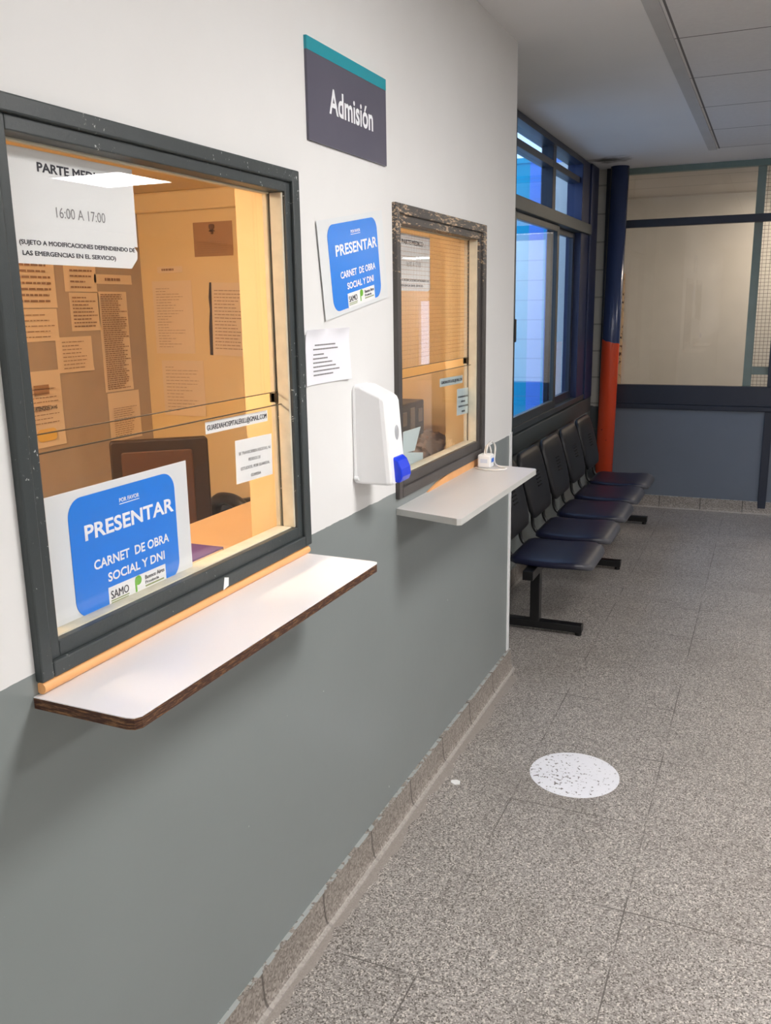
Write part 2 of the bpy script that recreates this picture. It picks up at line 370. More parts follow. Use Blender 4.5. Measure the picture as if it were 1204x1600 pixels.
# room behind the end glazing
bm = NB(); box(bm, -.62, XE, 8.93, 9.05, 0, H); struct('wall_room', bm, OFFWALL, 'plain off white wall seen through the end glazing', 'wall')
bm = NB(); box(bm, -.72, -.62, 7.12, 9.05, 0, H); box(bm, -.62, -.45, 7.10, 7.12, 0, H); box(bm, -.72, -.45, 7.12, 9.05, H, H+.1); struct('wall_room_side', bm, OFFWALL, 'side wall of the room behind the end glazing', 'wall')
def m_tc():
    t = NT('room_ceiling_boards'); P, x = t.pos()
    j = t.math('GREATER_THAN', t.math('ABSOLUTE', t.math('SUBTRACT', t.math('FRACT', t.math('DIVIDE', t.math('SUBTRACT', x[1], 7.578), .62)), .5)), .492)
    return t.fin(t.mix(j, lin(206,200,192), lin(90,84,80)), .7)
bm = NB(); box(bm, -.62, XE, 7.1, 8.93, H-.006, H-.001); struct('ceiling_room', bm, m_tc(), 'boarded ceiling seen through the top end glazing', 'ceiling')
bm = NB(); box(bm, -.50, -.385, 8.885, 8.93, 0, 1.83); struct('door_1', bm, m_doorjamb(), 'beige rust chipped door edge behind the navy pipe', 'door', bevel=.004)
# hall shell out of view
bm = NB(); box(bm, XR, XR+.15, YB, YF, 0, H); struct('wall_right', bm, HALLW, 'far side wall of the hall', 'wall')
bm = NB(); box(bm, -.13, XR, YB-.15, YB, 0, H); struct('wall_back', bm, HALLW, 'wall at the back of the hall', 'wall')
bm = NB()
for a in ((XE+.1,5.67,0,H),(5.97,XR,0,H),(5.67,5.97,0,.33),(5.67,5.97,1.67,H)): box(bm, a[0], a[1], YF, YF+.15, a[2], a[3])
box(bm, XE, XE+.1, 9.0, YF, 0, H)
struct('wall_far', bm, HALLW, 'distant wall of the hall with a bright opening', 'wall')
# office shell
OX, OY, OZ = -1.71, 3.385, 2.06
bm = NB(); box(bm, OX-.1, OX, -.6, 3.4, 0, H); struct('wall_office_back', bm, m_board(), 'taupe board wall of the admission office covered in notices', 'wall')
bm = NB(); box(bm, OX, -.13, OY, 3.4, 0, OZ); struct('wall_office_side', bm, CREAM, 'cream side wall of the warm lit admission office', 'wall')
bm = NB(); box(bm, OX, -.13, -.6, -.5, 0, H); struct('wall_office_rear', bm, CREAM, 'rear wall of the admission office', 'wall')
bm = NB(); box(bm, OX, -.13, -.6, OY+.02, OZ, OZ+.06); struct('ceiling_office', bm, CREAM, 'low cream ceiling of the admission office', 'ceiling')
bm = NB(); box(bm, OX, -.13, OY-.03, OY, OZ-.085, OZ); struct('trim_3', bm, CREAM, 'cream cornice below the office ceiling', 'trim', bevel=.01)
bm = NB(); box(bm, -.145, -.13, -.5, OY, 0, .985); struct('wall_office_front', bm, CREAM, 'inner face of the admission wall below the counter', 'wall')
# reveals of the two openings, painted cream inside
for i, o_ in enumerate((O1, O2)):
    bm = NB(); box(bm, -.132, -.045, o_[1]-.004, o_[1]+.001, o_[2], o_[3]); box(bm, -.132, -.045, o_[0]-.001, o_[0]+.004, o_[2], o_[3]); box(bm, -.132, -.045, o_[0], o_[1], o_[3]-.004, o_[3]+.001)
    struct('trim_%d' % (4+i), bm, CREAM, 'cream reveal around the %s' % ('large admission window nearer the front' if i == 0 else 'narrower admission window beside the corner'), 'trim')
# ceiling edge strip
bm = NB(); box(bm, .485, .537, YB, 6.4, H-.007, H+.001); struct('trim_6', bm, paint('ceiling_strip_paint', (190,190,190), .6), 'pale strip along the edge of the ceiling tiles', 'trim')

# ------------------------------------------------------------------ lamps
def panel_lamp(x, y, label, strength=LAMP_POWER, z=H):
    t = thing('ceiling_light', label, 'ceiling light', (x, y, z), 'square white ceiling panels')
    s = .325; bm = NB(); box(bm, x-s, x+s, y-s, y-s+.02, z-.012, z); box(bm, x-s, x+s, y+s-.02, y+s, z-.012, z); box(bm, x-s, x-s+.02, y-s+.02, y+s-.02, z-.012, z); box(bm, x+s-.02, x+s, y-s+.02, y+s-.02, z-.012, z)
    obj('frame', bm, WHITEP, t)
    bm = NB(); box(bm, x-s+.02, x+s-.02, y-s+.02, y+s-.02, z-.009, z-.002); obj('diffuser', bm, emit('panel_light_%d' % len(_mc), (255,252,250), strength), t)
for x, y, l in ((3.55,5.56,'square white ceiling panel mirrored in the large admission window'),
                (1.53,-1.70,'square white ceiling panel behind the viewpoint'), (1.53,1.90,'square white ceiling panel above the viewpoint'),
                (3.55,1.90,'square white ceiling panel over the middle of the hall'), (3.55,-1.70,'square white ceiling panel at the rear of the hall'),
                (5.55,17.1,'distant square ceiling panel by the far wall'), (4.6,11.5,'square ceiling panel half way down the hall')):
    panel_lamp(x, y, l)
t = thing('tube_light', 'warm tube light fitting on the office ceiling', 'ceiling light', (-.95,.55,OZ))
bm = NB(); box(bm, -1.02, -.88, -.05, 1.15, OZ-.035, OZ); obj('housing', bm, paint('lamp_housing', (150,110,80), .5), t, .004)
bm = NB()
WT = emit('warm_tube', (255,230,196), OFFICE_POWER*3)
for dx in (-.035, .035): bm = NB(); cyl(bm, (-.95+dx,-.02,OZ-.05), (-.95+dx,1.12,OZ-.05), .013, n=12); obj('tube', bm, WT, t)
t = thing('tube_light', 'short warm tube light fitting at the far end of the office', 'ceiling light', (-.5,2.1,OZ))
bm = NB(); box(bm, -.80, -.20, 2.04, 2.16, OZ-.035, OZ); obj('housing', bm, _mc['lamp_housing'], t, .004)
bm = NB(); cyl(bm, (-.77,2.10,OZ-.05), (-.23,2.10,OZ-.05), .013, n=12); obj('tube', bm, emit('warm_tube_short', (255,230,196), OFFICE_POWER*2.2), t)
t = thing('ceiling_light', 'round ceiling lamp in the room behind the end glazing', 'ceiling light', (1.27,8.2,H-.006))
bm = NB(); cyl(bm, (1.27,8.2,H-.03), (1.27,8.2,H-.006), .2); obj('rim', bm, WHITEP, t)
bm = NB(); cyl(bm, (1.27,8.2,H-.05), (1.27,8.2,H-.03), .15,.19); obj('diffuser', bm, emit('warm_disc', (255,236,212), ROOM_POWER), t)

# ------------------------------------------------------------------ admission windows
def reg1(t, x):   # more chips near the top and far corner
    return t.math('MULTIPLY', t.math('MULTIPLY', t.ramp(x[1], 1.45, 1.78), t.ramp(x[2], 1.70, 1.84)), .10)
CHIP1 = chipped('chipped_charcoal_paint', (58,64,65), (214,216,214), .85, .88, 85, region=reg1)
CHIP2 = chipped('peeling_brown_grey_paint', (72,68,66), (206,178,146), .79, .85, 95, (1,.3,1.5), region=lambda t, x: t.math('MULTIPLY_ADD', t.ramp(x[2], 1.4, 1.83), .20, -.12))
def ring(bm, x0, x1, y0, y1, z0, z1, l, r, b, tp):
    box(bm, x0, x1, y0, y0+l, z0, z1); box(bm, x0, x1, y1-r, y1, z0, z1); box(bm, x0, x1, y0+l, y1-r, z0, z0+b); box(bm, x0, x1, y0+l, y1-r, z1-tp, z1)
def admission_window(name, label, y0, y1, z0, z1, l, r, b, tp, mat, n):
    w = thing(name, label, 'window', (0,(y0+y1)/2,z0), kind='structure')
    f = obj('frame', *(lambda bm: (ring(bm, -.012, .013, y0, y1, z0, z1, l*.52, r*.6, b*.5, tp*.55), bm)[1:])(NB()), mat, w, .003)
    bm = NB(); ring(bm, -.045, .005, y0+l*.50, y1-r*.58, z0+b*.48, z1-tp*.53, l*.50, r*.42, b*.52, tp*.47); obj('sash', bm, mat, w, .002)
    # cream putty stops round the glass
    gy0, gy1, gz0, gz1 = y0+l, y1-r, z0+b, z1-tp
    bm = NB(); box(bm, -.0305, -.0015, gy1-.005, gy1+.006, gz0, gz1); box(bm, -.048, -.037, gy1-.006, gy1+.006, gz0, gz1); box(bm, -.045, -.008, gy0, gy1-.006, gz0-.004, gz0+.002); box(bm, -.045, -.030, gy0, gy1-.006, gz1-.003, gz1+.003)
    obj('putty_bead', bm, PUTTY, w, .002)
    zm = 1.374; zl = 1.346
    bm = NB(); box(bm, -.036, -.032, gy0-.01, gy1+.008, zm, gz1+.005); g = obj('upper_pane', bm, GLASS, w)
    bm = NB(); box(bm, -.026, -.022, gy0-.01, gy1+.008, gz0-.002, zl); obj('lower_pane', bm, GLASS, w)
    bm = NB(); box(bm, -.0365, -.0315, gy0, gy1, zm-.0012, zm+.0002); obj('polished_edge', bm, paint('dark_glass_edge', (70,62,50), .3), w)
    bm = NB(); box(bm, -.0265, -.0215, gy0, gy1, zl-.0002, zl+.0016); obj('polished_edge', bm, _mc['dark_glass_edge'], w)
    bm = NB(); box(bm, -.05, -.03, gy1-.006, gy1+.01, zl+.004, zm-.004); obj('pane_stop', bm, BLACK, w)
    return w, gy0, gy1, gz0, gz1
w1, *g1 = admission_window('window_1', 'large admission window in a chipped charcoal frame',   .905, 1.748, 1.018, 1.834, .048, .050, .050, .046, CHIP1, 1)
bm = NB(); cyl(bm, (.006,.907,1.009), (.006,1.735,1.007), .009, n=12); obj('slot_glow_bead', bm, SLOTGLOW, w1, smooth=True)  # added rod, coloured as the warm glow between frame and shelf
bm = NB(); prism(bm, [(0,0),(.018,.004),(.02,.02),(.006,.024)], planeX(.0128,1.378,1.018), 0, .0012); obj('bare_chip', bm, PAPER, w1)
w2, *g2 = admission_window('window_2', 'narrower admission window in a peeling brown grey frame', 2.281, 3.107, 1.012, 1.824, .050, .064, .060, .050, CHIP2, 2)
bm = NB(); prism(bm, [(2.52,.984),(3.07,.984),(3.07,1.0125),(2.75,1.0125),(2.62,1.0)], Matrix(((0,0,1,0),(1,0,0,0),(0,1,0,0),(0,0,0,1))), 0, .006); obj('slot_glow_strip', bm, SLOTGLOW, w2)  # added wedge, coloured as the warm glow leaking under the frame
# wires embedded in the upper pane of the second window
bm = NB()
z = 1.40
while z < g2[3]:
    box(bm, -.0345, -.0335, g2[0]-.005, g2[1]+.004, z-.00045, z+.00045); z += .0128
y = g2[0]+.01
while y < g2[1]:
    box(bm, -.0344, -.0340, y-.0003, y+.0003, 1.376, g2[3]); y += .0128
o = obj('wire_mesh', bm, paint('embedded_wire', (176,136,94), .5), w2)

# counters (shelves)
def counter(name, label, pts, z1, th, top, edge):
    t = thing(name, label, 'shelf', (0, pts[0][1], z1-th))
    M = Matrix(((1,0,0,0),(0,1,0,0),(0,0,1,0),(0,0,0,1)))
    bm = NB(); prism(bm, pts, M, z1-th, z1-.0015); obj('edged_board', bm, edge, t)
    bm = NB(); prism(bm, pts, M, z1-.0015, z1); obj('laminate_top', bm, top, t, label='x') if False else obj('laminate_top', bm, top, t)
    return t
counter('counter_shelf', 'long white shelf with worn brown edge under the large window', [(0,.897),(.172,.893),(.184,.896),(.19,.906),(.194,1.708),(.190,1.718),(.180,1.722),(0,1.730)], .999, .0185, LAM, m_edge())
counter('counter_shelf', 'grey white shelf with pale edge under the narrower window', [(0,2.285),(.205,2.222),(.216,2.228),(.226,3.026),(.218,3.036),(0,3.075)], .985, .019, LAM2, LAM2E)

# ------------------------------------------------------------------ signs on the wall and glass
def presentar(name, label, M, w, h, group, sheetmat=GREYSHEET, curl=None):
    t = thing(name, label, 'sign', M.translation)
    sheet('laminated_sheet', M, w, h, sheetmat, t, curl)
    e = .0016
    fx = lambda u: u*w; fy = lambda v: h*(1-v)
    bm = NB(); prism(bm, rrect(fx(.125), fx(.885), fy(.95), fy(.06), h*.14), M, .0005, e); obj('blue_panel', bm, SIGNBLUE, t)['label'] = 'bright blue rounded panel'
    bm = NB(); prism(bm, [(fx(.335),fy(.955)),(fx(.765),fy(.955)),(fx(.765),fy(.80)),(fx(.335),fy(.80))], M, .0005, e+.0004); obj('logo_strip', bm, PAPER, t)
    L = lambda s, a, b, c, d: (s, fx(a), fx(b), fy(d), fy(c))
    lettering('lettering', [L('POR FAVOR',.46,.605,.15,.183), L('PRESENTAR',.215,.865,.272,.39), L('CARNET  DE OBRA',.255,.81,.553,.628), L('SOCIAL Y DNI',.34,.765,.685,.757)], M, WHITEINK, t, e+.0005, .026)
    bm = NB(); prism(bm, [(fx(.46),fy(.199)),(fx(.605),fy(.199)),(fx(.605),fy(.193)),(fx(.46),fy(.193))], M, e, e+.0005); obj('underline', bm, WHITEINK, t)
    lettering('logo_lettering', [L('SAMO',.348,.475,.832,.895), L('Buenos Aires',.6,.752,.822,.856), L('Provincia',.6,.705,.868,.893)], M, INK, t, e+.0009, .01)
    for a, b, c, d in ((.348,.475,.905,.914),(.348,.47,.922,.93),(.6,.745,.905,.917)): bm = NB(); prism(bm, [(fx(a),fy(d)),(fx(b),fy(d)),(fx(b),fy(c)),(fx(a),fy(c))], M, e, e+.0009); obj('small_print', bm, paint('olive_print', (150,160,110), .6), t)
    bm = NB(); cx, cy, r = fx(.548), fy(.838), h*.038
    pts = [(cx+r*math.cos(a)*1.05, cy+r*math.sin(a)) for a in [math.radians(k*20) for k in range(18)]]
    prism(bm, pts, M, e, e+.0009)
    prism(bm, [(cx-r*1.05,cy+r*.2),(cx-r*.55,cy+r*.2),(cx-r*.55,fy(.925)),(cx-r*1.05,fy(.925))], M, e, e+.0010); obj('tree_emblem', bm, GREENINK, t)
    return t
presentar('notice_sign', 'blue and white notice standing inside the lower pane of the large window', planeX(-.0335, .990, 1.054), .358, .223, 'blue notices')
presentar('notice_sign', 'tilted blue and white notice taped on the white wall between the windows', planeX(.004, 1.868, 1.521, math.radians(8.6)), .372, .222, 'blue notices', paint('clear_sleeve', (224,227,228), .3, var=.02), None)

# Admision sign
def m_adm():
    t = NT('purple_grey_sign_face'); P, x = t.pos()
    return t.fin(t.mix(t.noise(P, 7, 4), lin(86,84,100), lin(98,96,110)), .3)
t = thing('door_sign', 'purple grey Admisión sign with a teal top band high on the wall', 'sign', (0,1.81,1.907))
M = planeX(0, 1.812, 1.907); w, h = .425, .207
bm = NB(); prism(bm, [(0,0),(w,0),(w,h),(0,h)], M, 0, .006); obj('board', bm, m_adm(), t)
bm = NB(); prism(bm, [(-.0004,h*.873),(w,h*.873),(w,h+.0005),(-.0004,h+.0005)], M, 0, .0066); obj('teal_band', bm, paint('teal_print', (30,156,172), .35), t)
lettering('lettering', [('Admisión', w*.235, w*.80, h*.335, h*.60)], M, WHITEINK, t, .0068, .022)

# Parte medico notices
def parte(label, M, w, h, torn, s=1.0):
    t = thing('paper_notice', label, 'notice', M.translation)
    if torn: out = [(0,0),(w*.93,0),(w*.99,h*.10),(w*.995,h*.17),(w*.965,h*.225),(w,h*.22),(w,h),(0,h)]
    else: out = [(0,0),(w*.93,0),(w,h*.03),(w,h),(0,h)]
    sheet('sheet', M, w, h, PAPER, t, outline=out)
    L = lambda tx, a, b, c, d: (tx, w*a, w*b, h*(1-d), h*(1-c))
    lettering('heading', [L('PARTE MEDICO',.225,.80,.10,.185)], M, INK, t, .0009, .03)
    lettering('hours', [L('16:00 A 17:00',.335,.725,.475,.57)], M, GREYINK, t, .0009, -.004)
    lettering('conditions', [L('(SUJETO A MODIFICACIONES DEPENDIENDO DE',.05,.97,.79,.845), L('LAS EMERGENCIAS EN EL SERVICIO)',.065,.79,.885,.94)], M, INK, t, .0009, .022)
    return t
parte('white PARTE MEDICO sheet behind the large window with a torn corner', planeX(-.0425, .990, 1.6205), .277, .160, True)
parte('small white PARTE MEDICO sheet behind the narrower window', planeX(-.0425, 2.385, 1.597), .296, .161, False)

def slip(label, x, y, z, w, h, lines, ang=0.0, bold=.02, mat=PAPER):
    M = planeX(x, y, z, ang); t = thing('paper_slip', label, 'notice', M.translation)
    sheet('sheet', M, w, h, mat, t); lettering('lettering', [(s, w*a, w*b, h*(1-d), h*(1-c)) for s, a, b, c, d in lines], M, INK, t, .0009, bold); return t
slip('white strip with the guardia mail address on the large window', -.0335, 1.418, 1.316, .232, .0235, [('GUARDIAHOSPITALERILL@GMAIL.COM',.02,.98,.25,.85)], math.radians(-.4), .012)
NOTE = [('SE TRANSCRIBEN RECETAS, NI',.08,.95,.28,.36),('PEDIDOS DE',.33,.66,.46,.53),('ESTUDIOS, POR GUARDIA,',.12,.92,.64,.72),('GUARDIA',.38,.66,.84,.91)]
slip('square white note under the mail strip on the large window', -.0335, 1.516, 1.199, .145, .090, NOTE, math.radians(-1.5), .0, PAPER)
PALE = paint('pale_blue_paper', (206,224,226), .6, var=.02)
slip('pale strip with the guardia mail address on the narrower window', -.0335, 2.745, 1.292, .235, .027, [('GUARDIAHOSPITALERILL@GMAIL.COM',.05,.96,.3,.8)], math.radians(-1.2), .012, PALE)
slip('pale note under the strip on the narrower window', -.0335, 2.918, 1.178, .135, .092, NOTE, math.radians(-2), .006, PALE)

# curled paper on the wall beside the large window
M = planeX(.0005, 1.756, 1.380); w, h = .232, .124
t = thing('paper_notice', 'small white paper curling on the wall beside the large window frame', 'notice', M.translation)
cf = lambda u, v: .002+.012*max(0,(u-.6)/.4)**2*(1-v)*.6+.010*max(0,(v-.72)/.28)**2*abs(math.sin(u*5.2+.6))+.006*max(0,(.25-u)/.25)**2
sheet('sheet', M, w, h, paint('bright_paper', (238,238,244), .6, var=.02), t, cf, n=24)
bm = NB()
for i, (a, b) in enumerate(((.24,.68),(.2,.74),(.2,.42),(.19,.5),(.19,.6),(.19,.68),(.19,.76),(.19,.62))):
    v = h*(.70-.075*i-(.02 if i > 1 else 0)); u = a*w
    while u < b*w:
        l = random.uniform(.008,.02); l = min(l, b*w-u)
        prism(bm, [(u,v),(u+l,v),(u+l,v+.0030),(u,v+.0030)], M, .0024, .0034+.012*max(0,(u/w-.6)/.4)**2*.5); u += l+.0022
obj('printed_text', bm, GREYINK, t)
# ragged paper scrap left by the frame
bm = NB(); prism(bm, [(0,0),(.016,.002),(.022,.03),(.018,.075),(.02,.10),(.004,.10),(.002,.05)], planeX(.0005,1.754,1.135), 0, .001); tag(obj('paper_scrap', bm, PAPER), 'torn white scrap stuck beside the charcoal frame', 'paper')

# ------------------------------------------------------------------ soap dispenser
t = thing('soap_dispenser', 'white wall soap dispenser with a blue push button', 'soap dispenser', (0,2.05,1.11))
bm = NB(); prism(bm, rrect(2.004,2.108,1.108,1.362,.02), Matrix(((0,0,1,0),(1,0,0,0),(0,1,0,0),(0,0,0,1))), 0, .010); obj('back_plate', bm, WHITEP, t, .004)
bm = NB()
pr = [(0.008,2.006,2.106,1.112,1.360),(.022,2.005,2.107,1.110,1.359),(.074,2.006,2.106,1.110,1.336),(.083,2.009,2.103,1.111,1.330),(.088,2.014,2.098,1.114,1.323)]
rings = []
for (x, a, b, c, d) in pr:
    xo = lambda z: x+(.018*(1-(z-1.11)/.22) if x > .06 else 0)
    rings.append([bm.verts.new((xo(z), y, z)) for y, z in rrect(a, b, c, d, .008, 5)])
for a, b in zip(rings, rings[1:]):
    n = len(a)
    for i in range(n): bm.faces.new((a[i], a[(i+1)%n], b[(i+1)%n], b[i]))
bm.faces.new(rings[0][::-1]); bm.faces.new(rings[-1]); obj('cover', bm, WHITEP, t, .003)
bm = NB()
pts = [(.085,1.178),(.102,1.180),(.113,1.170),(.122,1.150),(.124,1.130),(.118,1.114),(.09,1.116)]
prism(bm, pts, Matrix(((1,0,0,0),(0,0,1,0),(0,1,0,0),(0,0,0,1))), 2.030, 2.095); obj('push_button', bm, paint('royal_blue_plastic', (24,62,222), .22, var=.03), t, .005, seg=3)['label'] = 'royal blue push button'
bm = NB(); bmesh.ops.create_uvsphere(bm, u_segments=20, v_segments=12, radius=1)
for v in bm.verts: v.co = Vector((.0955+v.co.x*.004, 2.066+v.co.y*.012, 1.238+v.co.z*.020))
obj('level_window', bm, paint('grey_plastic', (170,172,176), .3), t, smooth=True)
bm = NB(); cyl(bm, (.004,2.0045,1.125), (.016,2.0045,1.125), .006, n=12); obj('screw', bm, WHITEP, t)

# small white box with a lead on the second shelf
t = thing('plug_box', 'small white plug box with looped lead on the grey shelf', 'plug box', (.045,3.015,.985))
bm = NB(); box(bm, .022, .070, 2.985, 3.035, .9855, 1.033); obj('body', bm, WHITEP, t, .006)
bm = NB(); prism(bm, [(0,0),(.028,0),(.028,.014),(0,.014)], planeX(.0702,2.998,1.005), 0, .0008); obj('blue_label', bm, paint('blue_label_print', (60,120,220), .4), t)
bm = NB(); prism(bm, [(0,0),(.026,0),(.026,.014),(0,.014)], planeY(.033,2.9848,1.004), 0, .0008); obj('side_label', bm, paint('pale_label', (214,222,236), .4), t)
bm = NB(); tube(bm, smoothcurve([(.046,3.01,1.03),(.05,3.02,1.062),(.055,3.05,1.072),(.062,3.072,1.05),(.066,3.05,1.0),(.09,3.02,.989),(.125,3.0,.988),(.12,2.96,.988),(.09,2.945,.988),(.05,2.95,.988),(.02,2.97,.988)]), .0032, 8)
tube(bm, smoothcurve([(.04,3.01,1.03),(.04,3.03,1.055),(.045,3.05,1.058),(.05,3.06,1.03),(.05,3.05,.99)]), .0032, 8); obj('lead', bm, paint('white_cable', (224,222,218), .4), t, smooth=True)

# ------------------------------------------------------------------ floor marker, litter
bm = NB(); cyl(bm, (.453,2.729,0), (.453,2.729,.0012), .1485, n=64); tag(obj('floor_marker', bm, m_sticker()), 'worn white round distance marker on the terrazzo floor', 'floor sticker')
bm = NB(); prism(bm, [(0,0),(.015,-.006),(.03,.004),(.026,.02),(.012,.024),(-.004,.014)], Matrix.Translation((.085,2.52,0)), .0002, .004); tag(obj('paper_crumb', bm, PAPER), 'tiny white scrap of paper on the floor by the skirting', 'litter')

# ------------------------------------------------------------------ courtyard window
w3 = thing('window_3', 'blue tinted courtyard window with navy frame above the seats', 'window', (-.31,5.65,WZ0), kind='structure')
bm = NB(); box(bm, -.40, -.295, 6.30, 6.55, .87, 2.50); obj('navy_jamb', bm, NAVY, w3, .004)
bm = NB(); box(bm, -.40, -.28, 6.551, 6.80, .867, 2.50); obj('navy_board', bm, NAVY, w3, .004)
bm = NB(); box(bm, -.40, -.29, 4.5, 4.60, .87, 2.50); obj('dark_jamb', bm, ALU, w3, .003)
bm = NB(); box(bm, -.40, -.295, 4.6, 6.30, 2.465, 2.50); obj('head', bm, NAVYD, w3)
bm = NB(); box(bm, -.385, -.315, 4.6, 6.30, 2.345, 2.385); obj('upper_rail', bm, NAVYD, w3, .003)
bm = NB(); box(bm, -.386, -.314, 5.50, 5.58, 2.095, 2.47); obj('mullion', bm, NAVYD, w3, .003)
bm = NB(); box(bm, -.40, -.275, 4.5, 6.56, 2.025, 2.095); obj('transom', bm, ALU, w3, .004)
bm = NB(); box(bm, -.40, -.28, 4.5, 6.78, .76, .865); obj('sill_board', bm, ALU, w3, .004)
bm = NB(); box(bm, -.40, -.29, 4.5, 6.56, .872, .905); obj('track', bm, paint('dark_aluminium', (58,64,66), .35), w3, .002)
def sash(y0, y1, x, mt, nm):
    bm = NB(); ring(bm, x-.014, x+.014, y0, y1, .905, 2.022, .055, .06, .05, .035); s = obj('sliding_sash', bm, mt, w3, .002)
    bm = NB(); box(bm, x-.002, x+.002, y0+.05, y1-.055, .95, 1.99); obj('pane', bm, BLUEG, s); return s
s1 = sash(4.60, 5.66, -.315, paint('dark_aluminium', (58,64,66), .35), 'a')
bm = NB(); box(bm, -.302, -.288, 4.612, 4.640, 1.36, 1.48); obj('latch', bm, BLACK, s1, .004)
s2 = sash(5.60, 6.31, -.352, NAVYD, 'b')
for a, b, c, d in ((4.6,5.52,2.10,2.345),(5.56,6.32,2.10,2.345),(4.6,6.32,2.385,2.466)): bm = NB(); box(bm, -.352, -.348, a, b, c, d); obj('fanlight_pane', bm, BLUEG, w3)
# courtyard beyond
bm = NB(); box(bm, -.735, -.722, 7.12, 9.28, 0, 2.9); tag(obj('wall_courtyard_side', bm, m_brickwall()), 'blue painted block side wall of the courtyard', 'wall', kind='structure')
bm = NB(); box(bm, -5.0, -.72, 9.3, 9.5, -.1, 2.95); box(bm, -5.0, -.72, 9.28, 9.52, 2.95, 3.0); tag(obj('wall_courtyard', bm, m_brickwall()), 'block wall with painted-in sun patch and teal stripes outside the window', 'wall', kind='structure')
bm = NB(); box(bm, -5.0, -2.01, 3.5, 9.3, -.12, -.02); box(bm, -2.0, -.72, 7.2, 9.3, .0, .002); tag(obj('ground_courtyard', bm, paint('courtyard_concrete', (150,150,148), .8)), 'concrete ground of the courtyard', 'ground', kind='structure')

# ------------------------------------------------------------------ navy and orange pipe
t = thing('pipe_column', 'round pipe painted navy above and orange below in the corner', 'pipe', (-.175,6.86,0))
bm = NB(); cyl(bm, (-.176,6.855,0), (-.142,6.855,H), .065, n=40); obj('pipe', bm, m_column(), t, smooth=False)
for p in bpy.data.objects['pipe'].data.polygons: p.use_smooth = len(p.vertices) == 4

# ------------------------------------------------------------------ end glazing
w4 = thing('window_4', 'end wall glazing with navy rails and beige room behind', 'window', (.4,7.0,.77), kind='structure')
bm = NB(); box(bm, -.205, XE, 6.985, 7.05, .80, .945); box(bm, -.205, XE, 6.975, 7.05, .765, .80); obj('sill_rail', bm, NAVYD, w4, .004)
bm = NB(); box(bm, -.205, XE, 6.99, 7.05, 2.095, 2.150); obj('transom', bm, NAVYD, w4, .004)
bm = NB(); box(bm, -.205, XE, 6.99, 7.05, 2.468, H-.0005); obj('head_rail', bm, SEAF, w4)
for a, b in ((.0,.765),(.945,2.095)): bm = NB(); box(bm, .943, 1.0, 6.985, 7.05, a, b); obj('navy_post', bm, NAVYD, w4, .003)
for a, b in ((.945,2.095),(2.15,2.468)): bm = NB(); box(bm, -.205, .94, 7.02, 7.026, a, b); obj('pane', bm, GLASS, w4)
bm = NB(); box(bm, .775, .832, 7.055, 7.085, .82, 2.47); obj('green_post', bm, SEAF, w4, .002)
bm = NB(); box(bm, .833, 1.49, 7.055, 7.085, 1.028, 1.085); obj('green_crossbar', bm, SEAF, w4, .002)
bm = NB()
y = .845
while y < 1.48: box(bm, y-.0012, y+.0012, 7.070, 7.073, .90, 2.468); y += .026
z = .955
while z < 2.46: box(bm, .83, 1.49, 7.073, 7.076, z-.0012, z+.0012); z += .026
obj('wire_mesh', bm, paint('mesh_wire', (92,80,70), .5), w4)

# ------------------------------------------------------------------ bench of seats
SEAT = m_seat()
BACKM = paint('black_vinyl', (24,24,27), .42, var=.1)
B = thing('beam_bench', 'row of navy and black waiting seats on a black steel beam', 'bench', (0,5.2,0))
ST = .392
bm = NB(); box(bm, -.03, .02, 3.86, 6.45, .30, .345); obj('beam', bm, BLACK, B, .003)
for y in (4.03, 5.20, 6.40):
    bm = NB(); box(bm, -.028, .018, y-.025, y+.025, .05, .31); g = obj('leg', bm, BLACK, B, .003)
    bm = NB(); box(bm, -.27, .225, y-.025, y+.025, .018, .055); obj('foot_bar', bm, BLACK, g, .004)
    for gx in (.205, -.25): bm = NB(); cyl(bm, (gx,y,0), (gx,y,.018), .016); obj('glide', bm, BLACK, g)
def pad(bm, prof, wid, n, th_edge):   # loft a rounded pad along a profile of (point, normal, halfthickness, halfwidth)
    rings = []
    for (px, pz, nx, nz, ht, hw) in prof:
        ring_ = []
        for k in range(24):
            a = 2*math.pi*k/24; c, s = math.cos(a), math.sin(a)
            e = .45; cy = math.copysign(abs(c)**e, c)*hw; d = math.copysign(abs(s)**e, s)*ht
            ring_.append(bm.verts.new((px+nx*d, cy, pz+nz*d)))
        rings.append(ring_)
    for a, b in zip(rings, rings[1:]):
        for k in range(24): bm.faces.new((a[k], a[(k+1)%24], b[(k+1)%24], b[k]))
    bm.faces.new(rings[0][::-1]); bm.faces.new(rings[-1])
def seat_mesh():
    bm = NB(); z = ST-.022
    pad(bm, [(-.118,z,0,1,.006,.15),(-.112,z,0,1,.016,.185),(-.085,z,0,1,.021,.205),(0,z-.004,0,1,.021,.215),(.10,z-.004,0,1,.021,.218),(.18,z+.001,0,1,.022,.218),(.225,z,0,1,.022,.212),(.255,z-.006,0,1,.020,.195),(.270,z-.014,0,1,.014,.170),(.274,z-.018,0,1,.005,.150)], 0, 0, 0)
    return bm
def back_mesh():
    bm = NB(); P = []
    L = [(-.120,.455,.05,.006,.165),(-.123,.462,.05,.013,.19),(-.132,.50,.1,.018,.212),(-.150,.58,.18,.018,.220),(-.172,.66,.22,.018,.222),(-.192,.73,.26,.018,.220),(-.204,.765,.35,.018,.208),(-.213,.785,.5,.014,.185),(-.219,.792,.7,.005,.15)]
    for x, z, a, ht, hw in L: P.append((x-.004, z, math.cos(a), math.sin(a), ht, hw))
    pad(bm, P, 0, 0, 0); return bm
first = None
